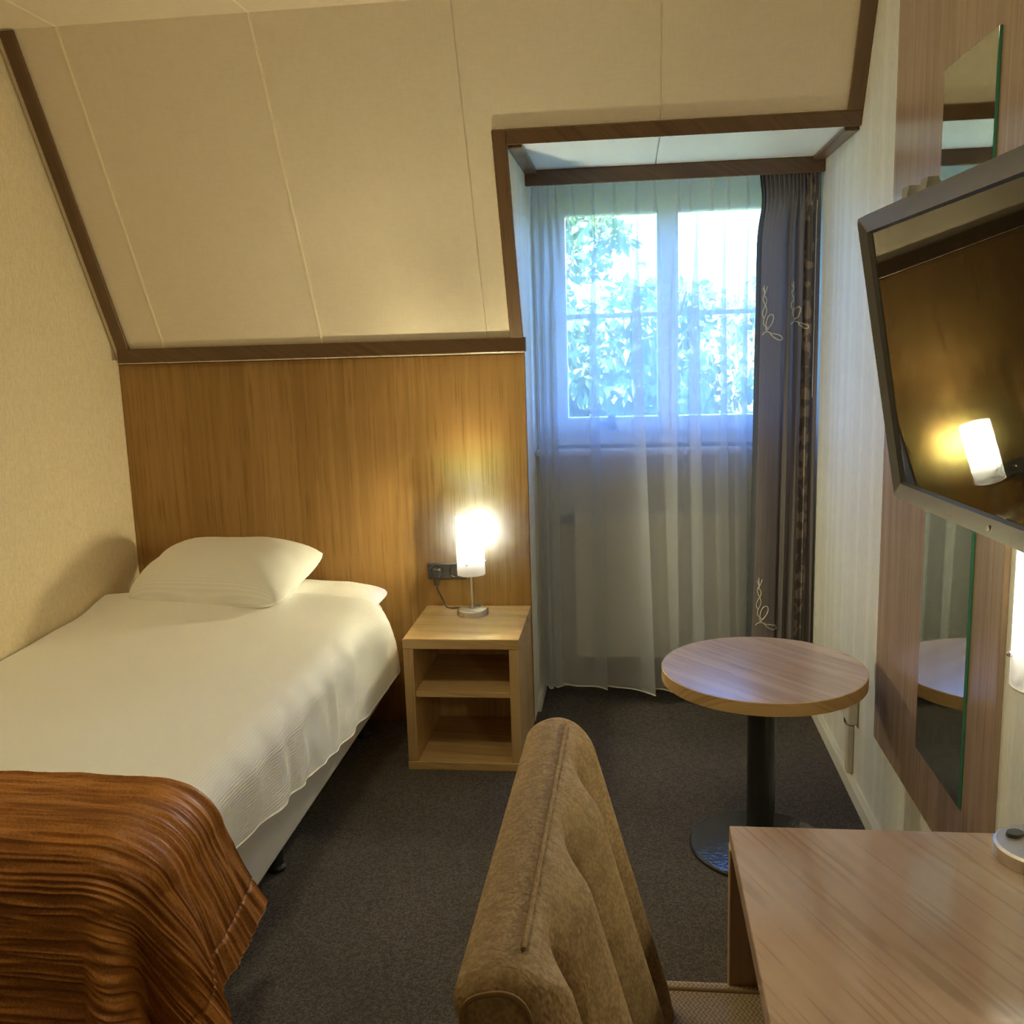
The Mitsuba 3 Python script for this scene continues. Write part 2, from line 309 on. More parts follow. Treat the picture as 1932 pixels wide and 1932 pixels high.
# ------------------------------------------------------------------ window
w = thing('window_1', 'white plastic dormer window with two panes behind the sheer curtain', 'window', kind='structure')
def rect_frame(x0, x1, z0, z1, wl, wr, wb, wt, y0, y1, b=0.004):
    return [bx(x0, x0 + wl, y0, y1, z0, z1, b), bx(x1 - wr, x1, y0, y1, z0, z1, b),
            bx(x0 + wl - .001, x1 - wr + .001, y0, y1, z0, z0 + wb, b), bx(x0 + wl - .001, x1 - wr + .001, y0, y1, z1 - wt, z1, b)]
part(w, 'frame', cat(*rect_frame(WX0, WX1, WZ0, WZ1, 0.05, 0.05, 0.05, 0.04, YW - 0.012, YW + 0.07)), 'm_pvc')
xm = 2.083
for (a, b) in ((WX0 + 0.04, xm + 0.004), (xm - 0.004, WX1 - 0.04)):
    sa = part(w, 'sash', cat(*rect_frame(a, b, WZ0 + 0.045, WZ1 - 0.035, 0.045, 0.045, 0.06, 0.042, YW - 0.03 + 0.001 * (a > 2), YW + 0.045)), 'm_pvc')
    part(sa, 'glazing_bar', bx(a + 0.045, b - 0.045, YW + 0.005, YW + 0.03, 1.538, 1.556, 0.003), 'm_pvc')
    part(sa, 'pane', trimesh.Trimesh([(a + .04, YW + .018, WZ0 + .1), (b - .04, YW + .018, WZ0 + .1), (b - .04, YW + .018, WZ1 - .07), (a + .04, YW + .018, WZ1 - .07)], [(0, 1, 2), (0, 2, 3)], process=False), 'm_glass')
hd = part(w, 'handle', cat(bx(1.845, 1.875, YW - 0.042, YW - 0.03, 1.095, 1.155, 0.003), bx(1.80, 1.868, YW - 0.062, YW - 0.045, 1.112, 1.13, 0.004)), 'm_anthracite', label='grey window handle')
part(w, 'drip_rail', bx(WX0 + 0.01, WX1 - 0.01, YW - 0.05, YW - 0.013, WZ0 - 0.002, WZ0 + 0.018, 0.003), 'm_pvc')
single('window_sill', bx(XD + 0.002, XR - 0.002, 0.30, YW - 0.001, 1.000, 1.024, 0.004), 'm_paint', 'white window sill board under the dormer window', 'window sill', kind='structure')

# radiator under the sill
r = thing('radiator', 'white panel radiator behind the sheer curtain under the window', 'radiator')
RX0, RX1, RZ0, RZ1, RY = 1.705, 2.42, 0.165, 0.765, 0.315
part(r, 'panel', bx(RX0, RX1, RY, RY + 0.018, RZ0, RZ1 - 0.012, 0.004), 'm_radiator')
part(r, 'panel', bx(RX0, RX1, RY + 0.06, RY + 0.078, RZ0, RZ1 - 0.012, 0.004), 'm_radiator')
for k in range(5): part(r, 'grille_bar', bx(RX0, RX1, RY + 0.002 + 0.0165 * k, RY + 0.010 + 0.0165 * k, RZ1 - 0.012, RZ1, 0.001), 'm_radiator')
for k in range(2): part(r, 'groove_rail', bx(RX0 + 0.005, RX1 - 0.005, RY - 0.005, RY + 0.001, RZ1 - 0.045 - 0.555 * k, RZ1 - 0.036 - 0.555 * k, 0.002), 'm_radiator')
for k in range(2): part(r, 'bracket', bx(RX0 + 0.1 + 0.5 * k, RX0 + 0.14 + 0.5 * k, RY + 0.078, YW, 0.4, 0.6, 0.002), 'm_radiator')
vk = lathe([(0, 0), (0.019, 0), (0.021, 0.01), (0.019, 0.045), (0.014, 0.052), (0, 0.052)], n=24)
vk.apply_transform(trimesh.transformations.rotation_matrix(-math.pi / 2, (0, 1, 0))); vk.apply_translation((RX0 - 0.002, RY + 0.04, 0.735))
part(r, 'valve_knob', vk, 'm_anthracite', 40, label='dark thermostatic valve knob')
for k in range(2): part(r, 'pipe', tube(smooth_path([(RX0 + 0.03 + 0.05 * k, RY + 0.04, RZ0 + 0.002), (RX0 + 0.03 + 0.05 * k, RY + 0.045, 0.13), (RX0 + 0.03 + 0.05 * k, RY + 0.07, 0.112), (RX0 + 0.03 + 0.05 * k, YW, 0.11)], 16), 0.008), 'm_radiator', 40)

# pelmet
single('curtain_pelmet', bx(XD + 0.001, XR - 0.001, YV, YV + 0.018, 2.021, ZD - 0.0005, 0.002), 'm_trim', 'brown wooden pelmet board hiding the curtain rail above the window', 'curtain pelmet')
single('curtain_rail', bx(XD + 0.004, XR - 0.004, 0.205, 0.262, 2.052, ZD - 0.0005, 0.003), 'm_paint', 'white ceiling curtain rail behind the brown pelmet', 'curtain rail')

# ------------------------------------------------------------------ sheer curtain
PL = np.array([1.595, 1.63, 1.66, 1.724, 1.80, 1.881, 1.964, 2.033, 2.118, 2.160, 2.238, 2.300, 2.371, 2.45, 2.52, 2.585])
TIP_T = np.array([1.572, 1.612, 1.655, 1.805, 1.962, 2.105, 2.185, 2.285, 2.372, 2.46, 2.54, 2.612])   # fold edges at the top and at the hem
TIP_B = np.array([1.575, 1.612, 1.655, 1.838, 2.030, 2.122, 2.225, 2.325, 2.385, 2.47, 2.55, 2.615])
OVER = np.array([0.0, 0.018, 0.030, 0.058, 0.062, 0.030, 0.062, 0.036, 0.030, 0.03, 0.03, 0.0])
DEEP = np.array([0.0, 0.030, 0.028, 0.052, 0.054, 0.040, 0.050, 0.040, 0.034, 0.034, 0.03, 0.0])
def sheer_mesh():
    from scipy.ndimage import gaussian_filter1d
    nz, per = 120, 84
    zt, zb = 2.050, 0.062
    zz = zt + (zb - zt) * (np.linspace(0, 1, nz) ** 1.15)
    V = []
    for z in zz:
        h = (zt - z) / (zt - zb)
        op = np.clip((2.0 - z) / 0.55, 0, 1); op = op * op * (3 - 2 * op)
        tip = TIP_T * (1 - h) + TIP_B * h
        ov, dp = OVER * op * (0.55 + 0.55 * h), DEEP * op * (0.45 + 0.65 * h)
        X_, Y_ = [], []
        for i in range(len(tip) - 1):
            d0, d1 = (dp[i], dp[i + 1])
            k1 = int(per * 0.76)
            u = np.arange(k1) / k1
            xa = tip[i] - ov[i]
            X_ += list(xa + (tip[i + 1] - xa) * u); Y_ += list(-d1 * (u ** 1.5) + 0.011 * op * np.sin(2.2 * np.pi * u + i))
            u = np.arange(per - k1) / (per - k1)
            X_ += list(tip[i + 1] - ov[i + 1] * u); Y_ += list(-d1 * (1 - u) ** 0.9 + 0.011 * op * np.sin(2.2 * np.pi + i) * (1 - u))
        X_, Y_ = gaussian_filter1d(np.array(X_), 2.0, mode='nearest'), gaussian_filter1d(np.array(Y_), 2.0, mode='nearest')
        # pinch pleats under the heading tape
        wd = 0.0032 + 0.018 * np.clip((1.965 - z) / 0.30, 0, 1) ** 1.2
        am = (0.006 + 0.013 * np.clip((2.05 - z) / 0.08, 0, 1)) * np.clip((z - 1.45) / 0.5, 0, 1)
        for p in PL: Y_ = Y_ - am * np.exp(-((X_ - p - 0.5 * (TIP_B - TIP_T).mean() * h) / wd) ** 2)
        Y_ = 0.256 + Y_ + 0.004 * h * np.sin(3.1 * z + 9 * X_) + 0.020 * np.clip((X_ - 2.36) / 0.06, 0, 1)
        X_ = np.maximum(X_, XD + 0.006)
        Zl = z + h ** 8 * (0.010 * np.sin(11 * X_ + 1.0) + 0.16 * (Y_ - 0.24))
        V.append(np.stack([X_, Y_, Zl], 1))
    return np.array(V)
SV = sheer_mesh()
n_, m_ = SV.shape[:2]
sk = thing('sheer_curtain', 'floor-length white translucent pinch-pleated sheer curtain across the window', 'curtain')
part(sk, 'fabric', trimesh.Trimesh(SV.reshape(-1, 3), grid_faces(n_, m_), process=False), 'm_sheer', True)
hem = SV[-1]; hem_up = hem + [0, 0, 0.005]
part(sk, 'hem', tube(hem[::2], 0.0030, 6), 'm_sheer_hem', True, label='stitched white hem cord')
tape_t = SV[0]; 
part(sk, 'heading_tape', trimesh.Trimesh(np.vstack([SV[0] + [0, 0.001, 0], SV[2] + [0, 0.001, 0]]), grid_faces(2, m_), process=False), 'm_sheer_hem', True)

# ------------------------------------------------------------------ dark curtain
NZ = 120
def drape_point(s, z):
    """s in [0, 1] across the cloth, from the window side to the right wall."""
    h = np.clip((2.045 - z) / 2.03, 0, 1)
    xl = 2.403 - 0.004 * np.sin(7 * h) + 0.014 * np.exp(-((z - 1.93) / 0.08) ** 2) - 0.030 * np.clip((1.55 - z) / 1.5, 0, 1)
    xr = XR - 0.008 - 0.003 * h
    g = np.clip((2.0 - z) / 0.14, 0, 1); g = g * g * (3 - 2 * g)     # gathers open into folds
    gather = 0.0065 * np.sin(2 * np.pi * 15 * s + 2 * np.sin(9 * s)) * (1 - 0.96 * g)
    f = np.clip((s - 0.40) / 0.06, 0, 1)
    fold = f * (0.013 * np.sin(2 * np.pi * (s - 0.42) / 0.155 + 0.5 * np.sin(2.5 * z)) + 0.004 * np.sin(2 * np.pi * (s - .3) / 0.07 + 2 * z))
    flap = -0.012 * np.sin(np.pi * np.clip((s - 0.07) / 0.38, 0, 1)) ** 0.8 + 0.003 * np.sin(14 * s + 3 * z)
    turn = 0.022 * np.clip((0.07 - s) / 0.07, 0, 1) ** 1.2
    y = 0.208 + gather + g * (fold + flap + turn) * (0.75 + 0.25 * h)
    x = xl + (xr - xl) * (s + g * f * 0.008 * np.sin(2 * np.pi * (s - 0.42) / 0.0775))
    return np.stack(np.broadcast_arrays(x, y, z), -1)
def drape_sheet(s0, s1, n, off=0.0):
    s, z = np.meshgrid(np.linspace(s0, s1, n), np.linspace(2.045, 0.03, NZ), indexing='ij')
    P = drape_point(s, z); P[..., 1] -= off
    return trimesh.Trimesh(P.reshape(-1, 3), grid_faces(n, NZ)[:, ::-1], process=False)
dk = thing('drape', 'dark taupe curtain gathered against the right wall with embroidered leaves', 'curtain')
part(dk, 'lining', drape_sheet(0.0, 0.075, 24), 'm_lining_dark', True, label='dark blue lining turned out at the window edge')
part(dk, 'fabric', drape_sheet(0.075, 0.74, 200), 'm_drape', True)
part(dk, 'brocade_band', drape_sheet(0.74, 0.90, 60), 'm_brocade', True, label='leaf-patterned brocade band')
part(dk, 'fabric', drape_sheet(0.90, 1.0, 30), 'm_drape', True)
zs_ = np.linspace(1.93, 1.22, 60)
part(dk, 'edge_piping', tube(drape_point(np.full(60, 0.945), zs_) - [0, 0.006, 0], 0.0016, 6), 'm_lining', True, label='thin white edge of the lining')
def leaf_outline(c, ang, L, W):
    t = np.linspace(0, 2 * np.pi, 25); u = 0.5 * L * (1 - np.cos(t)); v = W * np.sin(t) * np.sqrt(np.maximum(1 - np.cos(t), 0)) * 0.7
    return c + np.stack([u * np.cos(ang) - v * np.sin(ang), u * np.sin(ang) + v * np.cos(ang)], 1)
def stitch(path, rr=0.0021):
    p = np.asarray(path); W = 0.225
    q = drape_point(np.clip(p[:, 0] / W, 0.08, 0.99), p[:, 1]) - [0, 0.0016, 0]
    return tube(q, rr, 5)
def motif(sx, z0, k=1.0):
    """Embroidered sprig; coordinates are metres along the cloth and height."""
    o = np.array([sx, z0]); ms = []
    ms.append(stitch(leaf_outline(o + [0.028 * k, -0.006 * k], -0.45, 0.05 * k, 0.011 * k)))
    ms.append(stitch(leaf_outline(o + [0.014 * k, 0.004 * k], 1.25, 0.062 * k, 0.015 * k)))
    ms.append(stitch(smooth_path([o + [0, -0.012 * k], o + [0.012 * k, 0.0], o + [0.03 * k, -0.004 * k]], 10)))
    ms.append(stitch(smooth_path([o + [0.022 * k, 0.012 * k], o + [0.006 * k, 0.05 * k], o + [0.014 * k, 0.08 * k], o + [0.003 * k, 0.11 * k], o + [0.008 * k, 0.14 * k]], 24)))
    ms.append(stitch(smooth_path([o + [0.006 * k, 0.05 * k], o + [0.0, 0.075 * k], o + [0.012 * k, 0.105 * k], o + [0.001 * k, 0.135 * k]], 18)))
    for dx, dz in ((0.016, 0.165), (0.004, 0.17), (-0.001, 0.16)):
        ms.append(stitch(smooth_path([o + [0.006 * k, 0.135 * k], o + [(0.006 + dx) * .5 * k, 0.15 * k], o + [dx * k, dz * k]], 8)))
    return cat(*ms)
for sx, zz, k in ((0.024, 1.465, 1.0), (0.128, 1.50, 0.85), (0.030, 0.350, 1.05)):
    part(dk, 'embroidery', motif(sx, zz, k), 'm_thread', True, label='white embroidered leaf sprig')

# ------------------------------------------------------------------ headboard panel
single('headboard', bx(0.001, XD - 0.001, 0.0, 0.0175, 0.0, ZH - 0.003, 0.0012), 'm_head_wood', 'tall golden brown wooden headboard panel behind bed and nightstand', 'headboard')

# ------------------------------------------------------------------ bed
b = thing('bed', 'single bed with white base standing against the headboard and left wall', 'bed')
def soft_box(x0, x1, y0, y1, z0, z1, r, n=5):
    s = m3.Manifold.sphere(r, 4 * n)
    hull = m3.Manifold.batch_hull([s.translate((x, y, z)) for x in (x0 + r, x1 - r) for y in (y0 + r, y1 - r) for z in (z0 + r, z1 - r)])
    return hull
part(b, 'box_base', soft_box(0.03, 0.998, -2.04, -0.02, 0.139, 0.345, 0.02), 'm_boxspring', 40)
part(b, 'mattress', soft_box(0.03, 0.990, -2.04, -0.02, 0.347, 0.497, 0.035), 'm_boxspring', 40)
for lx, ly in ((0.12, -0.15), (0.915, -0.15), (0.12, -1.1), (0.915, -1.1), (0.12, -1.92), (0.915, -1.92)):
    part(b, 'leg', lathe([(0, 0), (0.026, 0), (0.03, 0.012), (0.022, 0.02), (0.020, 0.141), (0, 0.141)], (lx, ly, 0), 20), 'm_leg_black', 40, label='black bed leg')

# duvet: cloth coordinates a (across), v (down the bed)
def fbm2(a, b_, s, seed=0, o=3):
    return meshkit.fbm(np.stack([a * s, b_ * s, np.full_like(a, 3.7)], -1), o, seed) - 0.5
def duvet():
    na, nv = 190, 230
    a, v = np.meshgrid(np.linspace(0, 1, na) ** 1.0, np.linspace(0, 1, nv), indexing='ij')
    y = -0.265 - v * 1.675
    y = y + 0.02 * np.cos(3 * a) * (1 - v)
    L = 1.262
    head = np.exp(-((v) / 0.10) ** 2)
    s = a * (L + 0.03 * np.sin(5.3 * v + 0.6) - 0.055 * v)         # length over the top then down the side
    R, xe = 0.085, 0.945
    d = np.maximum(s - xe, 0)
    arc = R * np.pi / 2
    th = np.clip(d / R, 0, np.pi / 2); dr_ = np.maximum(d - arc, 0)
    under = np.clip((-y - 1.42) / 0.2, 0, 1)
    x = np.minimum(s, xe) + R * np.sin(th) + (0.10 - 0.10 * under) * dr_ + 0.012 - 0.014 * under
    zt = 0.545 + 0.022 * np.sin(np.pi * np.clip(s / 1.0, 0, 1)) + 0.045 * np.exp(-((y + 0.25) / 0.15) ** 2) + 0.006 * np.exp(-((y + 0.5) / 0.3) ** 2)
    z = zt - R * (1 - np.cos(th)) - dr_
    side = np.clip(d / 0.15, 0, 1)
    # bulging corner near the nightstand, creases on the hanging side
    bulge = side * np.exp(-((y + 0.36) / 0.12) ** 2)
    x += 0.055 * bulge; z += 0.03 * bulge * np.clip(dr_ / 0.1, 0, 1)
    cre = np.sin(34 * y + 16 * (s - xe) + 5 * fbm2(s, y, 3.0, 1) * 4) * (0.35 + 0.65 * np.clip(fbm2(s, y, 2.2, 5) * 2.2 + .45, 0, 1))
    amp = 0.0075 * side * (0.35 + 1.3 * np.exp(-((y + 0.5) / 0.33) ** 2) + 1.0 * np.exp(-((y + 1.35) / 0.22) ** 2))
    nx = np.sin(np.clip(d / R, 0, np.pi / 2)); nz = np.cos(np.clip(d / R, 0, np.pi / 2))
    amp = amp * (1 - 0.9 * np.clip((-y - 1.52) / 0.1, 0, 1))
    q = cre * amp + 0.006 * fbm2(s, y, 5.0, 2) + 0.018 * fbm2(s, y, 1.6, 9)
    x += q * nx; z += q * nz
    # front edge dips onto the lower pillow and mattress
    z -= 0.016 * np.exp(-(v / 0.012) ** 2) * (1 - side)
    x = np.maximum(x, 0.006)
    P = np.stack([x, y, z], -1)
    return P, np.stack([s, -y], -1)
DP, DUV = duvet()
nD, mD = DP.shape[:2]
def thick_sheet(P, UV, t):
    n, m = P.shape[:2]
    v = P.reshape(-1, 3); f = grid_faces(n, m)
    mesh = trimesh.Trimesh(v, f, process=False); nr = mesh.vertex_normals
    if nr[:, 2].mean() < 0: f = f[:, ::-1]; nr = -nr
    v2 = np.vstack([v, v - nr * t]); N = n * m
    rim = np.r_[np.arange(m), np.arange(1, n) * m + m - 1, (n - 1) * m + np.arange(m - 2, -1, -1), np.arange(n - 2, 0, -1) * m]
    rf = []
    for i in range(len(rim)):
        p, q = rim[i], rim[(i + 1) % len(rim)]
        rf += [(p, q, q + N), (p, q + N, p + N)]
    F = np.vstack([f, f[:, ::-1] + N, np.array(rf)])
    M = trimesh.Trimesh(v2, F, process=False)
    return M, np.vstack([UV.reshape(-1, 2)] * 2)
dm, duv = thick_sheet(DP, DUV, 0.016)
single('duvet', dm, 'm_linen', 'white finely ribbed duvet lying over the bed and hanging down its side', 'duvet', True, uv=duv)

# pillows
def pillow(L, W, H, seed, pinch=0.10, n=90):
    u, v = np.meshgrid(np.linspace(-1, 1, n), np.linspace(-1, 1, n), indexing='ij')
    uu = np.sign(u) * (1 - (1 - abs(u)) ** 1.6); vv = np.sign(v) * (1 - (1 - abs(v)) ** 1.6)
    kc = 0.22
    x = uu * np.sqrt(1 - kc * vv ** 4) * L / 2 * (1 - pinch * (1 - vv ** 2) * abs(uu) ** 3); y = vv * np.sqrt(1 - kc * uu ** 4) * W / 2 * (1 - pinch * (1 - uu ** 2) * abs(vv) ** 3)
    prof = (np.maximum(1 - abs(uu) ** 3.2, 0) ** 0.55) * (np.maximum(1 - abs(vv) ** 2.8, 0) ** 0.55)
    wr = 0.010 * (meshkit.fbm(np.stack([uu * 3, vv * 3, uu * 0 + seed], -1), 3, seed) - 0.5)
    cr = 0.005 * np.sin(10 * np.arctan2(vv, uu + 1e-6) + 3 * uu) * np.clip(np.hypot(uu, vv) - 0.5, 0, 1) * np.maximum(1 - np.maximum(abs(uu), abs(vv)) ** 6, 0)
    top = prof * H * 0.60 + (wr + cr) * prof ** .5; bot = -prof * H * 0.40
    P = np.concatenate([np.stack([x, y, top], -1).reshape(-1, 3), np.stack([x, y, bot], -1).reshape(-1, 3)])
    f = grid_faces(n, n)
    m = trimesh.Trimesh(P, np.vstack([f, f[:, ::-1] + n * n]), process=False)
    uvs = np.concatenate([np.stack([y, x], -1).reshape(-1, 2)] * 2)
    return m, uvs
def place_mesh(m, loc, rx=0, ry=0, rz=0):
    R = trimesh.transformations.euler_matrix(rx, ry, rz, 'sxyz'); R[:3, 3] = loc
    m = m.copy(); m.apply_transform(R); return m
pm, pu = pillow(0.69, 0.40, 0.185, 4)
single('pillow', place_mesh(pm, (0.462, -0.232, 0.652), rx=0.28, ry=-0.02, rz=-0.20), 'm_linen', 'plump white pillow lying on the duvet against the headboard', 'pillow', True, uv=pu)
pm2, pu2 = pillow(0.96, 0.38, 0.105, 8, 0.04)
single('pillow', place_mesh(pm2, (0.566, -0.215, 0.545), rx=0.02), 'm_linen', 'flat white pillow half covered by the duvet edge, its right end showing beside the nightstand', 'pillow', True, uv=pu2)

# throw over the foot of the bed
def throw():
    na, nb = 250, 400
    A = np.concatenate([np.linspace(0.0, 0.86, 90), np.linspace(0.87, 1.385, na - 90)])
    Bv = np.linspace(1.765, 2.58, nb)
    a, q = np.meshgrid(A, Bv, indexing='ij')
    xe, ye, R = 0.945, 1.965, 0.108
    top = 0.582
    ox, oy = np.maximum(a - xe, 0), np.maximum(q - ye, 0)
    r_ = np.hypot(ox, oy); th = np.arctan2(oy, ox + 1e-9)
    corner = np.sin(2 * th) * (ox > 0) * (oy > 0)
    ph = np.clip(r_ / R, 0, np.pi / 2); dn = np.maximum(r_ - R * np.pi / 2, 0)
    flare = R * np.sin(ph) + dn * (0.13 + 0.12 * corner) + corner * dn * 0.34 * np.sin(2.0 * th * 3 - 0.4)
    drop = R * (1 - np.cos(ph)) + dn * 0.965
    x = np.minimum(a, xe) + flare * np.cos(th) * (ox > 0)
    y = np.minimum(q, ye) + flare * np.sin(th) * (oy > 0)
    z = top - drop + 0.010 * np.sin(np.pi * np.clip(a, 0, 1)) 
    y = y - 0.17 * np.clip((a - 0.98) / 0.40, 0, 1) ** 1.3 * np.exp(-(q - 1.765) / 0.30)
    nx, ny, nz = np.sin(ph) * np.cos(th), np.sin(ph) * np.sin(th), np.cos(ph)
    # crinkled ribs run across the bed
    wv = q + 0.020 * fbm2(a, q, 2.6, 3) + 0.010 * fbm2(a, q, 7.0, 11)
    nz1 = meshkit.noise(np.stack([wv / 0.0105, a / 0.22, 0 * a], -1), 2)
    nz2 = meshkit.noise(np.stack([wv / 0.0062, a / 0.09, 0 * a + 5], -1), 6)
    rib = (1 - abs(2 * nz1 - 1)) * 0.0085 + nz2 * 0.0026
    band = np.clip((a - 1.305) / 0.006, 0, 1)
    rib = rib * (1 - 0.35 * np.exp(-((a - 1.303) / 0.004) ** 2)) - 0.004 * np.exp(-((a - 1.303) / 0.0035) ** 2)
    big = 0.020 * fbm2(a, q, 3.0, 21) + 0.012 * np.sin(15 * q + 3 * a) * np.clip((a - 1.0) / 0.2, 0, 1)
    o = rib + big * (0.4 + 0.6 * np.clip(r_ / 0.2, 0, 1)) + 0.004
    x, y, z = x + o * nx, y + o * ny, z + o * nz
    z = np.maximum(z, 0.012 + 0.3 * rib)
    x = np.maximum(x, 0.006)
    return np.stack([x, -y, z], -1), np.stack([a, q], -1)
TP, TUV = throw()
tm, tuv = thick_sheet(TP, TUV, 0.006)
single('bed_throw', tm, 'm_rust', 'rust brown crinkled throw draped over the foot of the bed', 'throw', True, uv=tuv)

# ------------------------------------------------------------------ nightstand
n = thing('nightstand', 'small oak open-shelf nightstand between the bed and the dormer', 'nightstand')
nx0, nx1, ny0, ny1, nz_ = 1.152, 1.553, -0.431, -0.003, 0.473
part(n, 'top', bx(nx0, nx1, ny0, ny1, nz_ - 0.035, nz_, 0.002), 'm_oak')
part(n, 'side_panel', bx(nx0 + 0.001, nx0 + 0.036, ny0 + 0.002, ny1, 0.0305, nz_ - 0.0352, 0.0015), 'm_oak_up')
part(n, 'side_panel', bx(nx1 - 0.036, nx1 - 0.001, ny0 + 0.002, ny1, 0.0305, nz_ - 0.0352, 0.0015), 'm_oak_up')
part(n, 'bottom_board', bx(nx0, nx1, ny0, ny1, 0.0, 0.0302, 0.0015), 'm_oak')
part(n, 'shelf', bx(nx0 + 0.0365, nx1 - 0.0365, ny0 + 0.012, ny1 - 0.012, 0.262, 0.283, 0.001), 'm_oak')
part(n, 'back_panel', bx(nx0 + 0.0365, nx1 - 0.0365, ny1 - 0.011, ny1 - 0.002, 0.031, nz_ - 0.0355), 'm_oak_up')

# ------------------------------------------------------------------ table lamps
def table_lamp(cx, cy, z0, stem, label, screw_dir, switch_dir, power, base_r=0.0575):
    t = thing('table_lamp', label, 'lamp')
    zb = z0 + stem                                              # bottom of the shade
    part(t, 'base', lathe([(0, 0), (base_r, 0), (base_r + .0008, 0.002), (base_r, 0.018), (base_r - 0.004, 0.021), (0.012, 0.0225), (0, 0.0225)], (cx, cy, z0), 72), 'm_steel', 30, label='brushed steel disc base')
    part(t, 'stem', lathe([(0, 0.02), (0.0065, 0.02), (0.0065, 0.026), (0.0048, 0.03), (0.0048, stem + 0.09), (0, stem + 0.09)], (cx, cy, z0), 20), 'm_steel', 30)
    H = 0.214
    sh = part(t, 'shade', lathe([(0.0498, 0.0), (0.0515, 0.001), (0.0515, H), (0.0498, H + .0005)], (cx, cy, zb), 72), 'm_frost', 40, label='frosted glass cylinder shade')
    part(sh, 'rim', lathe([(0.0488, 0.0), (0.0520, -0.0012), (0.0520, 0.0018), (0.0488, 0.0022), (0.0488, 0.0)], (cx, cy, zb), 72), 'm_white_plastic', 40, label='polished glass rim')
    part(t, 'holder_ring', cat(lathe([(0.0, 0.043), (0.016, 0.043), (0.017, 0.045), (0.016, 0.049), (0.0, 0.0495)], (cx, cy, zb), 30), *[tube([(cx + 0.012 * math.cos(q_), cy + 0.012 * math.sin(q_), zb + 0.0457), (cx + 0.0497 * math.cos(q_), cy + 0.0497 * math.sin(q_), zb + 0.0457)], 0.0028, 8) for q_ in [screw_dir + 2 * math.pi * k / 3 + 0.05 for k in range(3)]]), 'm_white_plastic', 40)
    for k in range(3):
        an = screw_dir + 2 * math.pi * k / 3 + 0.05
        s = trimesh.creation.icosphere(2, 0.0042); s.apply_translation((cx + 0.0545 * math.cos(an), cy + 0.0545 * math.sin(an), zb + 0.0455))
        part(sh, 'screw', s, 'm_steel', True)
    part(t, 'socket', lathe([(0, 0.049), (0.016, 0.049), (0.018, 0.080), (0.036, 0.085), (0.036, 0.09), (0, 0.091)], (cx, cy, zb), 32), 'm_white_plastic', 40)
    bulb = trimesh.creation.capsule(0.055, 0.026, count=[20, 24]); bulb.apply_translation((cx, cy, zb + 0.122))
    part(t, 'bulb', bulb, 'm_white_plastic', True, emitter={'type': 'area', 'radiance': rgb(*power)}, label='lit bulb')
    sx, sy = cx + 0.034 * math.cos(switch_dir), cy + 0.034 * math.sin(switch_dir)
    sw = m3.Manifold.cylinder(0.007, 0.0130, 0.0120, 32).scale((1, 0.80, 1)).rotate((0, 0, 20)).translate((sx, sy, z0 + 0.020))
    part(t, 'switch', sw, 'm_black_plastic', 30, label='black rocker switch')
    return t
table_lamp(1.348, -0.117, nz_, 0.152, 'lit table lamp with frosted glass shade on the nightstand', -1.75, 1.2, BULB_L)
table_lamp(2.4905, -2.2495, 0.74, 0.250, 'lit table lamp with frosted glass shade on the desk under the television', 3.0, 2.435, BULB_D, 0.0595)
# socket on the headboard, plug and cord
s = thing('wall_socket', 'dark grey double wall socket on the headboard behind the lamp', 'socket')
part(s, 'plate', bx(1.162, 1.312, -0.010, 0.0, 0.577, 0.640, 0.004), 'm_anthracite')
for k in range(2):
    ins = lathe([(0, 0), (0.021, 0), (0.023, 0.0035), (0.0245, 0.0035), (0.0245, 0), (0.02, -0.001)], n=32)
    ins.apply_transform(trimesh.transformations.rotation_matrix(math.pi / 2, (1, 0, 0))); ins.apply_translation((1.200 + 0.072 * k, -0.0095, 0.6085))
    part(s, 'outlet', ins, 'm_black_plastic', 30)
cd = thing('lamp_cord', 'black plug and cord of the bedside lamp hanging from the wall socket', 'power cord')
part(cd, 'plug', cat(bx(1.184, 1.216, -0.045, -0.012, 0.585, 0.625, 0.006), bx(1.191, 1.209, -0.04, -0.018, 0.556, 0.59, 0.005)), 'm_black_plastic')
part(cd, 'cable', tube(smooth_path([(1.200, -0.029, 0.562), (1.204, -0.030, 0.54), (1.218, -0.030, 0.51), (1.228, -0.03, 0.485), (1.235, -0.034, 0.4772), (1.265, -0.05, 0.4765), (1.30, -0.075, 0.4765)], 50), 0.0032, 8), 'm_black_plastic', True)

# ------------------------------------------------------------------ round table
t = thing('round_table', 'small round wood-topped side table with black pedestal before the window', 'table')
tx, ty, tz, tr = 2.293, -0.892, 0.546, 0.2805
tt_ = part(t, 'tabletop', lathe([(0, -0.03), (tr - 0.002, -0.03), (tr - 0.002, -0.002), (tr - 0.004, 0.0), (0, 0.0)], (tx, ty, tz), 128), 'm_table_wood', 30)
part(tt_, 'edge_band', lathe([(tr - 0.003, -0.036), (tr - 0.001, -0.036), (tr, -0.035), (tr, -0.0015), (tr - 0.001, -0.0003), (tr - 0.004, -0.0003), (tr - 0.004, -0.003)], (tx, ty, tz), 128), 'm_oak', 30, label='light wood edge band')
part(t, 'pedestal', lathe([(0, 0.016), (0.0395, 0.016), (0.0395, tz - 0.036), (0, tz - 0.036)], (tx, ty, 0), 48), 'm_black_metal', 30, label='black steel column')
part(t, 'mounting_plate', bx(tx - 0.11, tx + 0.11, ty - 0.11, ty + 0.11, tz - 0.0355, tz - 0.0305, 0.001), 'm_black_metal')
part(t, 'base', lathe([(0, 0), (0.198, 0), (0.2015, 0.003), (0.2015, 0.009), (0.198, 0.013), (0.12, 0.020), (0.05, 0.026), (0, 0.027)], (tx, ty, 0), 96), 'm_black_cast', 30, label='black cast disc base')

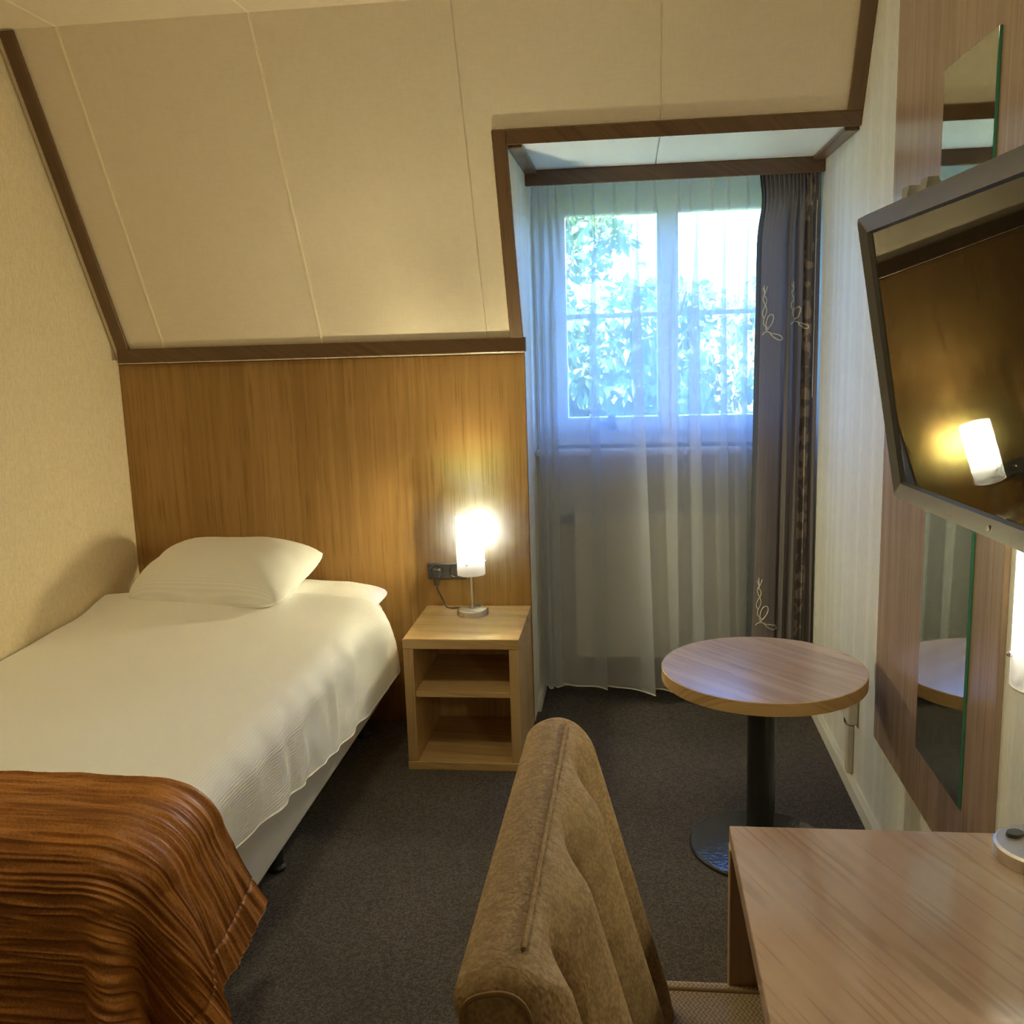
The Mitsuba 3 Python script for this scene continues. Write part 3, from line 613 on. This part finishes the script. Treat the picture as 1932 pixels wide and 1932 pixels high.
# ------------------------------------------------------------------ desk
d = thing('desk', 'beech wood desk with glossy top along the right wall in the foreground', 'desk')
kx0, kx1, ky0, ky1, kz = 2.072, XR - 0.003, -3.33, -2.181, 0.74
part(d, 'top', bx(kx0, kx1, ky0, ky1, kz - 0.026, kz, 0.0012), 'm_desk_wood')
part(d, 'side_panel', bx(kx0 - 0.001, kx1, ky1 - 0.026, ky1 - 0.0005, 0.0, kz - 0.0263, 0.0012), 'm_desk_up')
part(d, 'side_panel', bx(kx0 + 0.002, kx1, ky0 + 0.001, ky0 + 0.026, 0.0, kz - 0.0263, 0.0012), 'm_desk_up')
part(d, 'back_panel', bx(kx1 - 0.05, kx1 - 0.03, ky0 + 0.027, ky1 - 0.027, 0.30, kz - 0.0265, 0.001), 'm_desk_up')

# ------------------------------------------------------------------ chair
c = thing('upholstered_chair', 'tan chenille chair with buttoned back standing at the desk in the foreground', 'chair')
def slab(hh, ww, front, back, n=(150, 120), rr=0.024):
    """Upholstered back in local coordinates: y across (-ww/2 to ww/2), z up (0 to hh), x thickness; front is +x."""
    def spaced(k):
        u = np.linspace(0, 1, k); return u - 0.155 * np.sin(2 * np.pi * u)
    U, Vv = np.meshgrid(spaced(n[0]), spaced(n[1]), indexing='ij')
    y, z = (U - 0.5) * ww, Vv * hh
    rc = 0.032
    dx_, dz_ = np.minimum(U, 1 - U) * ww, (1 - Vv) * hh
    cx_, cz_ = np.maximum(rc - dx_, 0), np.maximum(rc - dz_, 0)
    # round the two upper corners of the outline
    k = np.where((cx_ > 0) & (cz_ > 0), rc / np.maximum(np.hypot(cx_, cz_), 1e-9), 1.0)
    mx = np.maximum(cx_, cz_)
    sq = np.where((cx_ > 0) & (cz_ > 0), mx / np.maximum(np.hypot(cx_, cz_), 1e-9), 1.0)
    y = y + np.sign(U - 0.5) * (cx_ - cx_ * sq) * -1; z = z - (cz_ - cz_ * sq)
    de = np.minimum(np.minimum(dx_, dz_), np.minimum(Vv * hh, 1))
    e = np.sqrt(np.maximum(1 - (1 - np.clip(de / rr, 0, 1)) ** 2, 0))
    return y, z, e, de
def tuft(y, z):
    o = 0
    pts = [(-0.19, 0.13), (0.0, 0.13), (0.19, 0.13), (-0.19, 0.30), (0.0, 0.30), (0.19, 0.30)]
    for py, pz in pts:
        o = o - 0.026 * np.exp(-(((y - py) / 0.028) ** 2 + ((z - pz) / 0.034) ** 2))
        o = o - 0.016 * np.exp(-((y - py) / 0.015) ** 2) * np.clip((z - pz) / 0.05, 0, 1) * np.clip((0.50 - z) / 0.09, 0, 1)
    o = o + 0.014 * np.cos(2 * np.pi * (y + 0.095) / 0.19) * np.clip(z / .1, 0, 1)
    return o, pts
hh, wb_ = 0.527, 0.62
y, z, e, de = slab(hh, wb_, 0, 0)
tf, tpts = tuft(y, z)
inner = np.clip(de / 0.07, 0, 1); inner = inner * inner * (3 - 2 * inner)
taper = 0.030 + 0.018 * (1 - z / hh)
fx = (taper + 0.002) * e + (0.016 + tf) * inner
bk = -(0.041 + 0.022 * (1 - z / hh)) * e
lean = 0.235
def chair_frame(P):
    """Local (x, y, z) to the room: lean back, then stand at the desk."""
    x_, y_, z_ = P[..., 0], P[..., 1], P[..., 2]
    xx = x_ * math.cos(lean) - z_ * math.sin(lean) + 1.93
    zz = z_ * math.cos(lean) + x_ * math.sin(lean) + 0.425
    an = math.radians(-0.8)
    X0, Y0 = 1.93, -2.54
    return np.stack([X0 + (xx - X0) * math.cos(an) - y_ * math.sin(an), Y0 + (xx - X0) * math.sin(an) + y_ * math.cos(an), zz], -1)
Pf = chair_frame(np.stack([fx, y, z], -1)); Pb = chair_frame(np.stack([bk, y, z], -1))
fN = grid_faces(*y.shape)
br_ = part(c, 'backrest', trimesh.Trimesh(np.vstack([Pf.reshape(-1, 3), Pb.reshape(-1, 3)]), np.vstack([fN, fN[:, ::-1] + y.size]), process=False), 'm_chenille', True)
for py, pz in tpts:
    o = chair_frame(np.array([0.048 + 0.016 - 0.030 + 0.012 * (1 - pz / hh), py, pz]))
    bt = trimesh.creation.icosphere(3, 0.0115); bt.apply_scale((0.55, 1, 1)); bt.apply_transform(trimesh.transformations.rotation_matrix(-lean, (0, 1, 0))); bt.apply_translation(o)
    part(br_, 'button', bt, 'm_chenille', True)
# seams along the front edge of the top and across the near end
ys = np.linspace(-wb_ / 2 + 0.05, wb_ / 2 - 0.05, 60)
part(br_, 'top_seam', tube(chair_frame(np.stack([np.full(60, 0.0245), ys, np.full(60, hh - 0.004)], 1)), 0.0026, 6), 'm_chenille', True)
aa = np.linspace(0, np.pi, 24)
us = np.concatenate([np.stack([np.full(12, -0.033), np.full(12, -wb_ / 2 + 0.0035), np.linspace(0.20, hh - 0.048, 12)], 1),
                     np.stack([-0.003 - 0.030 * np.cos(aa), -wb_ / 2 + 0.0035 * np.abs(np.cos(aa)) - 0.0008, hh - 0.048 + 0.040 * np.sin(aa) ** 0.6], 1),
                     np.stack([np.full(12, 0.027), np.full(12, -wb_ / 2 + 0.0035), np.linspace(hh - 0.048, 0.20, 12)], 1)])
part(br_, 'end_seam', tube(chair_frame(us), 0.0026, 6), 'm_piping', True, label='stitched seam')
# seat, piping, frame, legs
st_ = part(c, 'seat', soft_box(1.915, 2.36, -2.86, -2.185, 0.385, 0.490, 0.026, 6), 'm_seat', 40, label='herringbone seat cushion')
loop = [(1.95, -2.222), (2.33, -2.222), (2.33, -2.82), (1.95, -2.82)]
pp = [];
for i in range(4):
    p0, p1 = np.array(loop[i]), np.array(loop[(i + 1) % 4]); pp += [np.r_[p0 + (p1 - p0) * u, 0.4895] for u in np.linspace(0.02, 0.98, 24)]
part(st_, 'piping', tube(pp, 0.004, 8), 'm_piping', True, label='piping round the seat')
part(c, 'seat_frame', bx(1.93, 2.34, -2.83, -2.22, 0.33, 0.387, 0.006), 'm_desk_up')
for lx, ly, dx in ((1.955, -2.25, -0.05), (1.955, -2.80, -0.05), (2.315, -2.25, 0.0), (2.315, -2.80, 0.0)):
    q = m3.Manifold.batch_hull([m3.Manifold.cube((0.036, 0.036, 0.01), True).translate((lx, ly, 0.326)), m3.Manifold.cube((0.026, 0.026, 0.01), True).translate((lx + dx, ly, 0.005))])
    part(c, 'leg', q, 'm_desk_up')

# ------------------------------------------------------------------ wooden panel and mirror on the right wall
single('wall_panel', bx(XR - 0.012, XR, -1.711, -0.811, 0.312, 2.446, 0.001), 'm_wall_wood', 'tall reddish brown wooden panel on the right wall behind the television', 'wall panel')
mr = thing('mirror', 'tall narrow frameless mirror on the brown wooden wall panel', 'mirror')
part(mr, 'glass_body', bx(XR - 0.0185, XR - 0.0125, -1.554, -1.235, 0.465, 2.017, 0.0006), 'm_glass_edge', label='green glass edge')
part(mr, 'silvered_face', trimesh.Trimesh([(XR - 0.0189, -1.5525, 0.4665), (XR - 0.0189, -1.2365, 0.4665), (XR - 0.0189, -1.2365, 2.0155), (XR - 0.0189, -1.5525, 2.0155)], [(0, 2, 1), (0, 3, 2)], process=False), 'm_mirror')

# cable duct and box on the right wall
dt = thing('cable_duct', 'cream cable duct with small junction box on the right wall behind the round table', 'cable duct')
part(dt, 'junction_box', bx(XR - 0.030, XR, -0.575, -0.452, 0.246, 0.345, 0.004), 'm_duct')
part(dt, 'channel', bx(XR - 0.020, XR, -0.525, -0.492, 0.062, 0.222, 0.003), 'm_duct')
part(dt, 'clip', bx(XR - 0.026, XR - 0.004, -0.519, -0.486, 0.224, 0.244, 0.003), 'm_steel', label='metal clip')

# ------------------------------------------------------------------ television
TL = np.array([2.26238, -2.03357, 1.63707]); ta = np.array([0.06925, -0.99744, 0.01776]); td = np.array([0.1616, -0.00635, -0.98684])
ta /= np.linalg.norm(ta); td -= (td @ ta) * ta; td /= np.linalg.norm(td); tn = np.cross(ta, td)
if tn[0] > 0: tn = -tn
TVM = frame_matrix(TL, ta, td, -tn)       # local: x along the set towards the viewer, y down, z into the wall
TWd, THt = 0.672, 0.4285
def tvm(m):
    m = m.copy(); m.apply_transform(TVM)
    if m.volume < 0: m.invert()
    return m
def rrect(x0, y0, x1, y1, r): return sbox(x0 + r, y0 + r, x1 - r, y1 - r).buffer(r, quad_segs=8)
tv = thing('television', 'dark grey flat screen television tilted down from a wall bracket above the desk', 'television')
def ring_face(o, i, zo, zi):
    """Sloping bezel between the outer outline at depth zo and the inner outline at depth zi (same point count)."""
    k = len(o); v = np.vstack([np.c_[o, np.full(k, zo)], np.c_[i, np.full(k, zi)]])
    f = []
    for j in range(k):
        l = (j + 1) % k; f += [(j, l, l + k), (j, l + k, j + k)]
    return trimesh.Trimesh(v, f, process=False)
def rr_pts(x0, y0, x1, y1, r, q=8):
    out = []
    for cx_, cy_, a0 in ((x1 - r, y1 - r, 0), (x0 + r, y1 - r, 90), (x0 + r, y0 + r, 180), (x1 - r, y0 + r, 270)):
        for k in range(q + 1):
            an = math.radians(a0 + 90 * k / q); out.append((cx_ + r * math.cos(an), cy_ + r * math.sin(an)))
    return np.array(out)
o1 = rr_pts(0, 0, TWd, THt, 0.012); o2 = rr_pts(0.022, 0.026, TWd - 0.022, THt - 0.026, 0.002); o3 = rr_pts(0.030, 0.030, TWd - 0.030, THt - 0.030, 0.0015)
o0 = rr_pts(0.004, 0.004, TWd - 0.004, THt - 0.004, 0.010); ob = rr_pts(0.03, 0.03, TWd - 0.03, THt - 0.03, 0.03)
def shell(*lv):
    ms = [ring_face(a, b_, za, zb_) for (a, za), (b_, zb_) in zip(lv[:-1], lv[1:])]
    return cat(*ms)
def tv_put(name, m, mat, smooth=False, label=None):
    m = m.copy(); m.apply_transform(TVM); part(tv, name, m, mat, smooth, label)
tv_put('bezel', shell((o1, 0.014), (o0, 0.0), (o2, 0.006), (o3, 0.012)), 'm_tv_case', label='bevelled dark grey bezel')
part(tv, 'screen', tvm(bx(0.0295, TWd - 0.0295, 0.0295, THt - 0.0295, 0.0105, 0.014)), 'm_tv_screen', label='glossy black screen')
tv_put('case', cat(shell((o1, 0.014), (o1, 0.03), (ob, 0.065)), trimesh.Trimesh(np.c_[ob, np.full(len(ob), 0.065)], [(0, k, k + 1) for k in range(1, len(ob) - 1)], process=False)), 'm_tv_case', label='dark grey housing')
em = lathe([(0, 0), (0.0042, 0), (0.0050, 0.0006), (0.0042, 0.0012), (0, 0.0009)], n=24); em.apply_transform(np.diag([1, 1, -1, 1])); em.apply_translation((0.336, THt - 0.0135, 0.003))
tv_put('emblem', em, 'm_emblem', 30, label='small round grey emblem')
# wall bracket: two hooked rails, arm, wall plate
bk_ = thing('television_bracket', 'grey metal bracket holding the television to the right wall', 'bracket')
def br(name, m): part(bk_, name, tvm(m), 'm_bracket')
for x_ in (0.036, 0.108):
    br('rail', cat(bx(x_, x_ + 0.026, -0.004, THt - 0.06, 0.066, 0.078, 0.002), trimesh.convex.convex_hull(np.array([(x_ + a_, b_, c_) for a_ in (0, 0.026) for b_, c_ in ((-0.024, 0.060), (-0.022, 0.074), (0.0, 0.052), (0.0, 0.080))]))))
br('cross_plate', bx(0.03, 0.45, 0.15, 0.27, 0.0785, 0.084, 0.002))
cw = (TVM @ np.array([0.33, 0.21, 0.084, 1]))[:3]
br_arm = tube([cw, cw + [0.08, 0.0, 0.0], [XR - 0.02, cw[1], cw[2]]], 0.02, 14)
part(bk_, 'arm', br_arm, 'm_black_metal', 40)
part(bk_, 'wall_plate', bx(XR - 0.02, XR, cw[1] - 0.08, cw[1] + 0.08, cw[2] - 0.12, cw[2] + 0.12, 0.003), 'm_black_metal')

# ------------------------------------------------------------------ ceiling lamp of the room, above the camera's view
cl_ = thing('ceiling_lamp', 'round white glass ceiling lamp in the middle of the room', 'lamp')
LC = (1.25, -1.95, ZC - 0.002)
part(cl_, 'mount', lathe([(0, 0), (0.16, 0), (0.165, -0.012), (0.16, -0.022), (0, -0.022)], LC, 48), 'm_white_plastic', 40)
dome = lathe([(0.0, -0.095), (0.05, -0.092), (0.10, -0.078), (0.14, -0.050), (0.155, -0.024), (0.0, -0.0225)], LC, 48)
if dome.volume < 0: dome.invert()
part(cl_, 'glass_bowl', dome, 'm_white_plastic', 40, emitter={'type': 'area', 'radiance': rgb(*CEIL_L)})

# ------------------------------------------------------------------ outside: lawn, hedge, trees
def grass_col(p, n, uv): return mikit.mix((0.05, 0.10, 0.02), (0.16, 0.24, 0.05), mikit.fbm(p.x * 1.5, p.y * 1.5, 0.0, 3))
scene['m_grass'] = two({'type': 'diffuse', 'reflectance': mikit.proc(grass_col)})
scene['m_bark'] = two({'type': 'diffuse', 'reflectance': rgb(0.10, 0.075, 0.05)})
for i_, col in enumerate(((0.20, 0.36, 0.16), (0.15, 0.29, 0.15), (0.30, 0.44, 0.18))):
    scene[f'm_leaf_{i_}'] = {'type': 'principledthin', 'base_color': rgb(*col), 'roughness': 0.5, 'diff_trans': 0.8, 'spec_trans': 0.0}
single('lawn', bx(-25, 30, 0.9, 60, -3.1, -2.9), 'm_grass', 'green lawn outside far below the window', 'lawn', kind='structure')
def leaves(center, rad, nL, size, seed, hollow=0.4, clump=1.0):
    g = np.random.default_rng(seed)
    dirs = g.normal(size=(nL * 3, 3)); dirs /= np.linalg.norm(dirs, axis=1, keepdims=True)
    rr = (hollow + (1 - hollow) * g.random(nL * 3) ** 0.6)
    P = dirs * rr[:, None] * np.array(rad)
    keep = meshkit.fbm(P * 1.3 + seed, 3, seed) > 0.5 - 0.04 * clump
    P = P[keep][:nL] + np.array(center); k = len(P)
    a = g.normal(size=(k, 3)); a /= np.linalg.norm(a, axis=1, keepdims=True)
    b_ = np.cross(a, g.normal(size=(k, 3))); b_ /= np.linalg.norm(b_, axis=1, keepdims=True)
    sz = size * g.uniform(0.7, 1.3, (k, 1))
    V = np.stack([P - a * sz, P + b_ * sz * 0.45, P + a * sz, P - b_ * sz * 0.45], 1).reshape(-1, 3)
    i = np.arange(k)[:, None] * 4
    return trimesh.Trimesh(V, np.vstack([i + [0, 1, 2], i + [0, 2, 3]]), process=False)
def tree(x, y, h, rad, nL, size, seed, mat, label):
    tr_ = thing('tree', label, 'tree', 'trees outside the window')
    tp = smooth_path([(x, y, -2.95), (x + 0.1, y, -1.6), (x - 0.05, y + 0.05, h - rad[2] * 0.3), (x, y, h + rad[2] * 0.5)], 14)
    part(tr_, 'trunk', tube(tp, np.linspace(0.16, 0.03, 14), 9), 'm_bark', True)
    bs = []
    g = np.random.default_rng(seed + 50)
    for k in range(9):
        z_ = g.uniform(-0.6, 0.6) * rad[2]; an = g.uniform(0, 6.28); p0 = np.array([x, y, h + z_ - 0.2])
        bs.append(tube([p0, p0 + np.array([math.cos(an) * rad[0] * .4, math.sin(an) * rad[1] * .4, 0.25]), p0 + np.array([math.cos(an) * rad[0] * .8, math.sin(an) * rad[1] * .8, 0.6])], [0.05, 0.03, 0.01], 6))
    part(tr_, 'branches', cat(*bs), 'm_bark', True)
    k = part(tr_, 'foliage', leaves((x, y, h), rad, nL, size, seed), mat)
    labels[k] = {'kind': 'stuff'}
tree(1.15, 6.2, 1.35, (1.25, 1.1, 1.45), 9000, 0.075, 1, 'm_leaf_0', 'leafy green tree outside behind the left window pane')
tree(4.0, 7.5, 0.75, (1.5, 1.2, 1.45), 8000, 0.08, 2, 'm_leaf_2', 'bright yellow green tree outside behind the right window pane')
tree(2.5, 10.5, 0.6, (1.8, 1.4, 1.6), 7000, 0.09, 3, 'm_leaf_1', 'darker tree outside between the two nearer trees')
